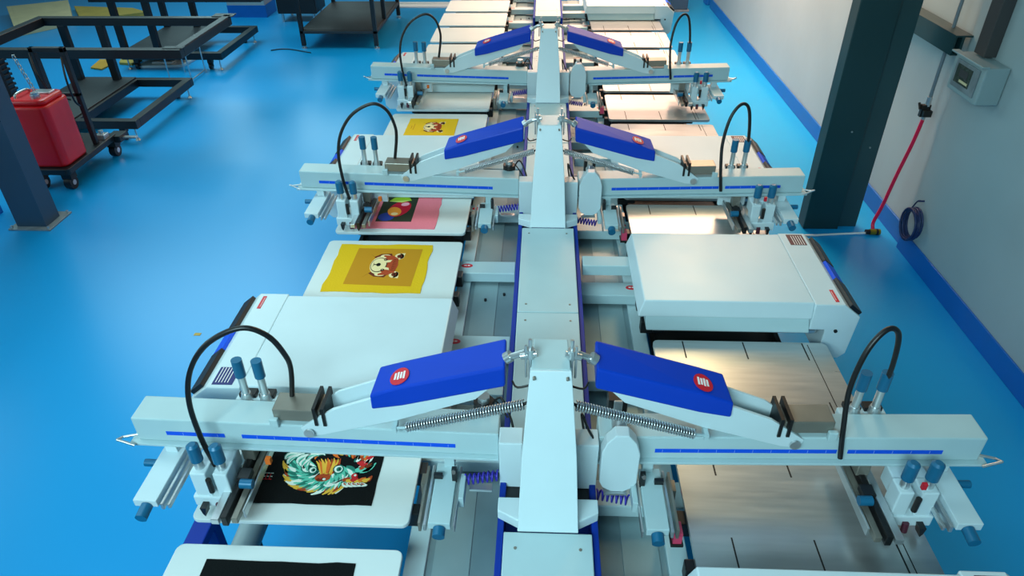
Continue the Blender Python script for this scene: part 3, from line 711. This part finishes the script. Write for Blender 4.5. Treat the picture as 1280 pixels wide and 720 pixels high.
# clutter behind the racks
t=thing('wire_stand','small silver wire stand on the floor between the black frames','stand',(-4.05,7.84,0))
m=MB(); 
for yy in (0,.38): m.tube([(.0,yy,.30),(.0,yy,.0)],.008,8,0,0).tube([(-.25,yy,.30),(-.25,yy,.0)],.008,8,0,0)
m.tube([(0,0,.30),(0,.38,.30),(-.25,.38,.30),(-.25,0,.30),(0,0,.30)],.008,8,0,0); m.tube([(0,0,.03),(0,.38,.03)],.008,8,0,0)
m.build('wire_frame','silver',t)
MB().cyl((0,0,0),(0,0,.03),.018,10).cyl((0,.38,0),(0,.38,.03),.018,10).build('foot','silver',t)
t=thing('flat_panel','white flat panel lying on the floor behind the nearer black frame','panel',(-4.95,8.35,0))
MB().hexa([(0,0,0),(.55,.05,0),(.6,.45,0),(.05,.40,0)],[(0,0,.03),(.55,.05,.03),(.6,.45,.03),(.05,.40,.03)]).build('sheet','paint2',t,bevel=.004)
MB().box(.15,.40,.1,.3,.03,.05).build('block','whitemark',t,bevel=.003)
tag(MB().prism([(-5.51,8.33),(-5.34,8.27),(-5.33,8.46),(-5.45,8.66),(-5.57,8.66)],'z',0,.02).build('wood_offcut','orange',bevel=.003),'small ochre offcut on the floor, left one of two seen through the near black frame','offcut')
tag(MB().prism([(-5.24,8.50),(-5.06,8.46),(-5.03,8.66),(-5.16,8.78),(-5.34,8.78)],'z',0,.03).build('yellow_bag','yellowb',bevel=.004),'small yellow bag on the floor beside the white panel, behind the near black frame','bag')
t=thing('cream_board','large cream board lying flat at the top left corner, above the red can','board',(-7.5,10.6,0))
MB().prism([(-.77,.42),(.17,-.85),(.60,-.18),(-.05,.85)],'z',.0,.12).build('sheet','cream',t,bevel=.003)
MB().prism([(-.60,.30),(.15,-.70),(.30,-.45),(-.4,.5)],'z',.12,.123).build('paper','cream',t)
t=thing('yellow_board','yellowish board lying flat right of the large cream board at top left','board',(-7.0,10.6,0))
MB().prism([(.20,-.15),(.95,.34),(.6,.60),(-.40,.72)],'z',0,.06).build('sheet','yellowb',t,bevel=.003)
t=thing('slatted_crate','black ribbed crate at the far left edge, behind the post','crate',(-5.98,6.95,0))
m=MB().box(-.35,.28,-.25,.3,0,1.0)
for i in range(18): m.box(-.365,.295,-.265,.315,.06+.052*i,.085+.052*i)
m.build('ribbed_body','rackblk',t,bevel=.003)
# worktable
t=thing('work_table','tall black steel worktable with a lower shelf, at the top of the photo','table',(-2.67,9.2,0))
for px,py in ((-.5,0),(.45,0),(-.5,1.62),(.45,1.62),(.45,.62)):
    if (px,py)==(.45,.62): MB().box(px,px+.05,py,py+.05,.23,.95).build('upright','rackblk',t,bevel=.003)
    else:
        lg=MB().box(px,px+.05,py,py+.05,.035,.95).build('leg','rackblk',t,bevel=.003)
        MB().cyl((px+.025,py+.025,0),(px+.025,py+.025,.015),.035,14).cyl((px+.025,py+.025,.015),(px+.025,py+.025,.04),.012,10).build('foot','silver',lg)
MB().box(-.5,.5,.0,1.67,.19,.225).box(-.47,.47,.03,1.64,.225,.232).build('lower_shelf','board',t,bevel=.003)
MB().box(-.52,.52,-.02,1.69,.95,.99).build('table_top','rackblk',t,bevel=.004)
t=thing('dark_cabinet','dark blue-black machine standing left of the black worktable','cabinet',(-3.75,10.55,0))
MB().box(-.15,.42,0,.5,.12,1.1).build('body','rackblk',t,bevel=.01)
for px,py in ((-.1,.05),(.36,.05),(-.1,.45),(.36,.45)): MB().cyl((px,py,0),(px,py,.12),.02,10).build('foot','silver',t)
tag(MB().tube([(-3.55,9.10,.008),(-3.45,9.16,.008),(-3.3,9.15,.008),(-3.0,9.0,.008)],.007,6,0,2).build('floor_cord','black'),'short black cord lying on the floor by the worktable foot','cord')
tag(MB().box(-.02,.02,-.012,.012,0,.002).build('tape_scrap','yellowb'),'tiny pale yellow scrap on the blue floor left of the press','scrap').location=(-2.065,3.231,0)

# ------------------------------------------------------------------ lights
def area(name,loc,target,sx,sy,power,col,spread=180):
    l=bpy.data.lights.new(name,'AREA'); l.shape='RECTANGLE'; l.size=sx; l.size_y=sy; l.energy=power; l.color=col; l.spread=math.radians(spread)
    o=bpy.data.objects.new(name,l); COL.objects.link(o); o.location=loc
    d=Vector(target)-Vector(loc); o.rotation_euler=d.to_track_quat('-Z','Y').to_euler(); return o
area('key_fill_left',(-2.6,2.6,4.2),(-1.9,2.8,0),1.6,4.0,50,(.72,.96,1),110)  # overhead key added for the left side, kept weak on the right wall
area('floor_fill_back',(-4.8,8.6,4.2),(-3.6,7.4,0),3,3,150,(.62,.95,1),140)  # fill added overhead to lighten the far-left floor
area('window_light_left',(-6.5,3.2,2.5),(-.5,2.8,.6),5,1.5,110,(.66,.94,1))
area('window_light_far',(-5,13.5,3.0),(-2.8,7,.3),3,1.4,90,(.60,.95,1))
area('front_fill_near',(-1.3,-1.6,3.5),(-.1,2.0,.9),2.4,.8,74,(.60,.92,1),95)  # fill added behind the camera to brighten the front faces
area('ceiling_lamp_warm',(1.3,8.0,3.8),(2.4,7.8,1.0),1.2,3.0,400,(1,.60,.40),150)
area('warm_lamp_far',(.8,14.2,3.7),(.9,5.5,.9),4.5,1.6,200,(1,.60,.42))
area('ceiling_lamp_gold',(1.5,6.2,4.2),(1.0,3.6,.9),.4,1.6,55,(1,.74,.38))

w=bpy.data.worlds.new('World'); SC.world=w; w.use_nodes=True
bg=w.node_tree.nodes['Background']; bg.inputs[0].default_value=(.30,.60,.70,1); bg.inputs[1].default_value=.26

# ------------------------------------------------------------------ camera
F=882.
dY=Vector((45,603,-882)).normalized(); dZ=Vector((-15,1290,882)); dZ=(dZ-dY*dZ.dot(dY)).normalized(); dX=dY.cross(dZ)
Rm=Matrix((dX,dY,dZ))              # rows: world axes in camera coordinates
cam=bpy.data.cameras.new('camera'); co=bpy.data.objects.new('camera',cam); COL.objects.link(co)
cam.sensor_width=36; cam.lens=F/1280*36; cam.clip_end=100
mw=Rm.to_4x4(); mw.translation=Vector((-.03,0,2.58)); co.matrix_world=mw
SC.camera=co
SC.view_settings.view_transform='Standard'; SC.view_settings.look='None'; SC.view_settings.exposure=-.45; SC.view_settings.gamma=1
SC.view_settings.use_curve_mapping=False
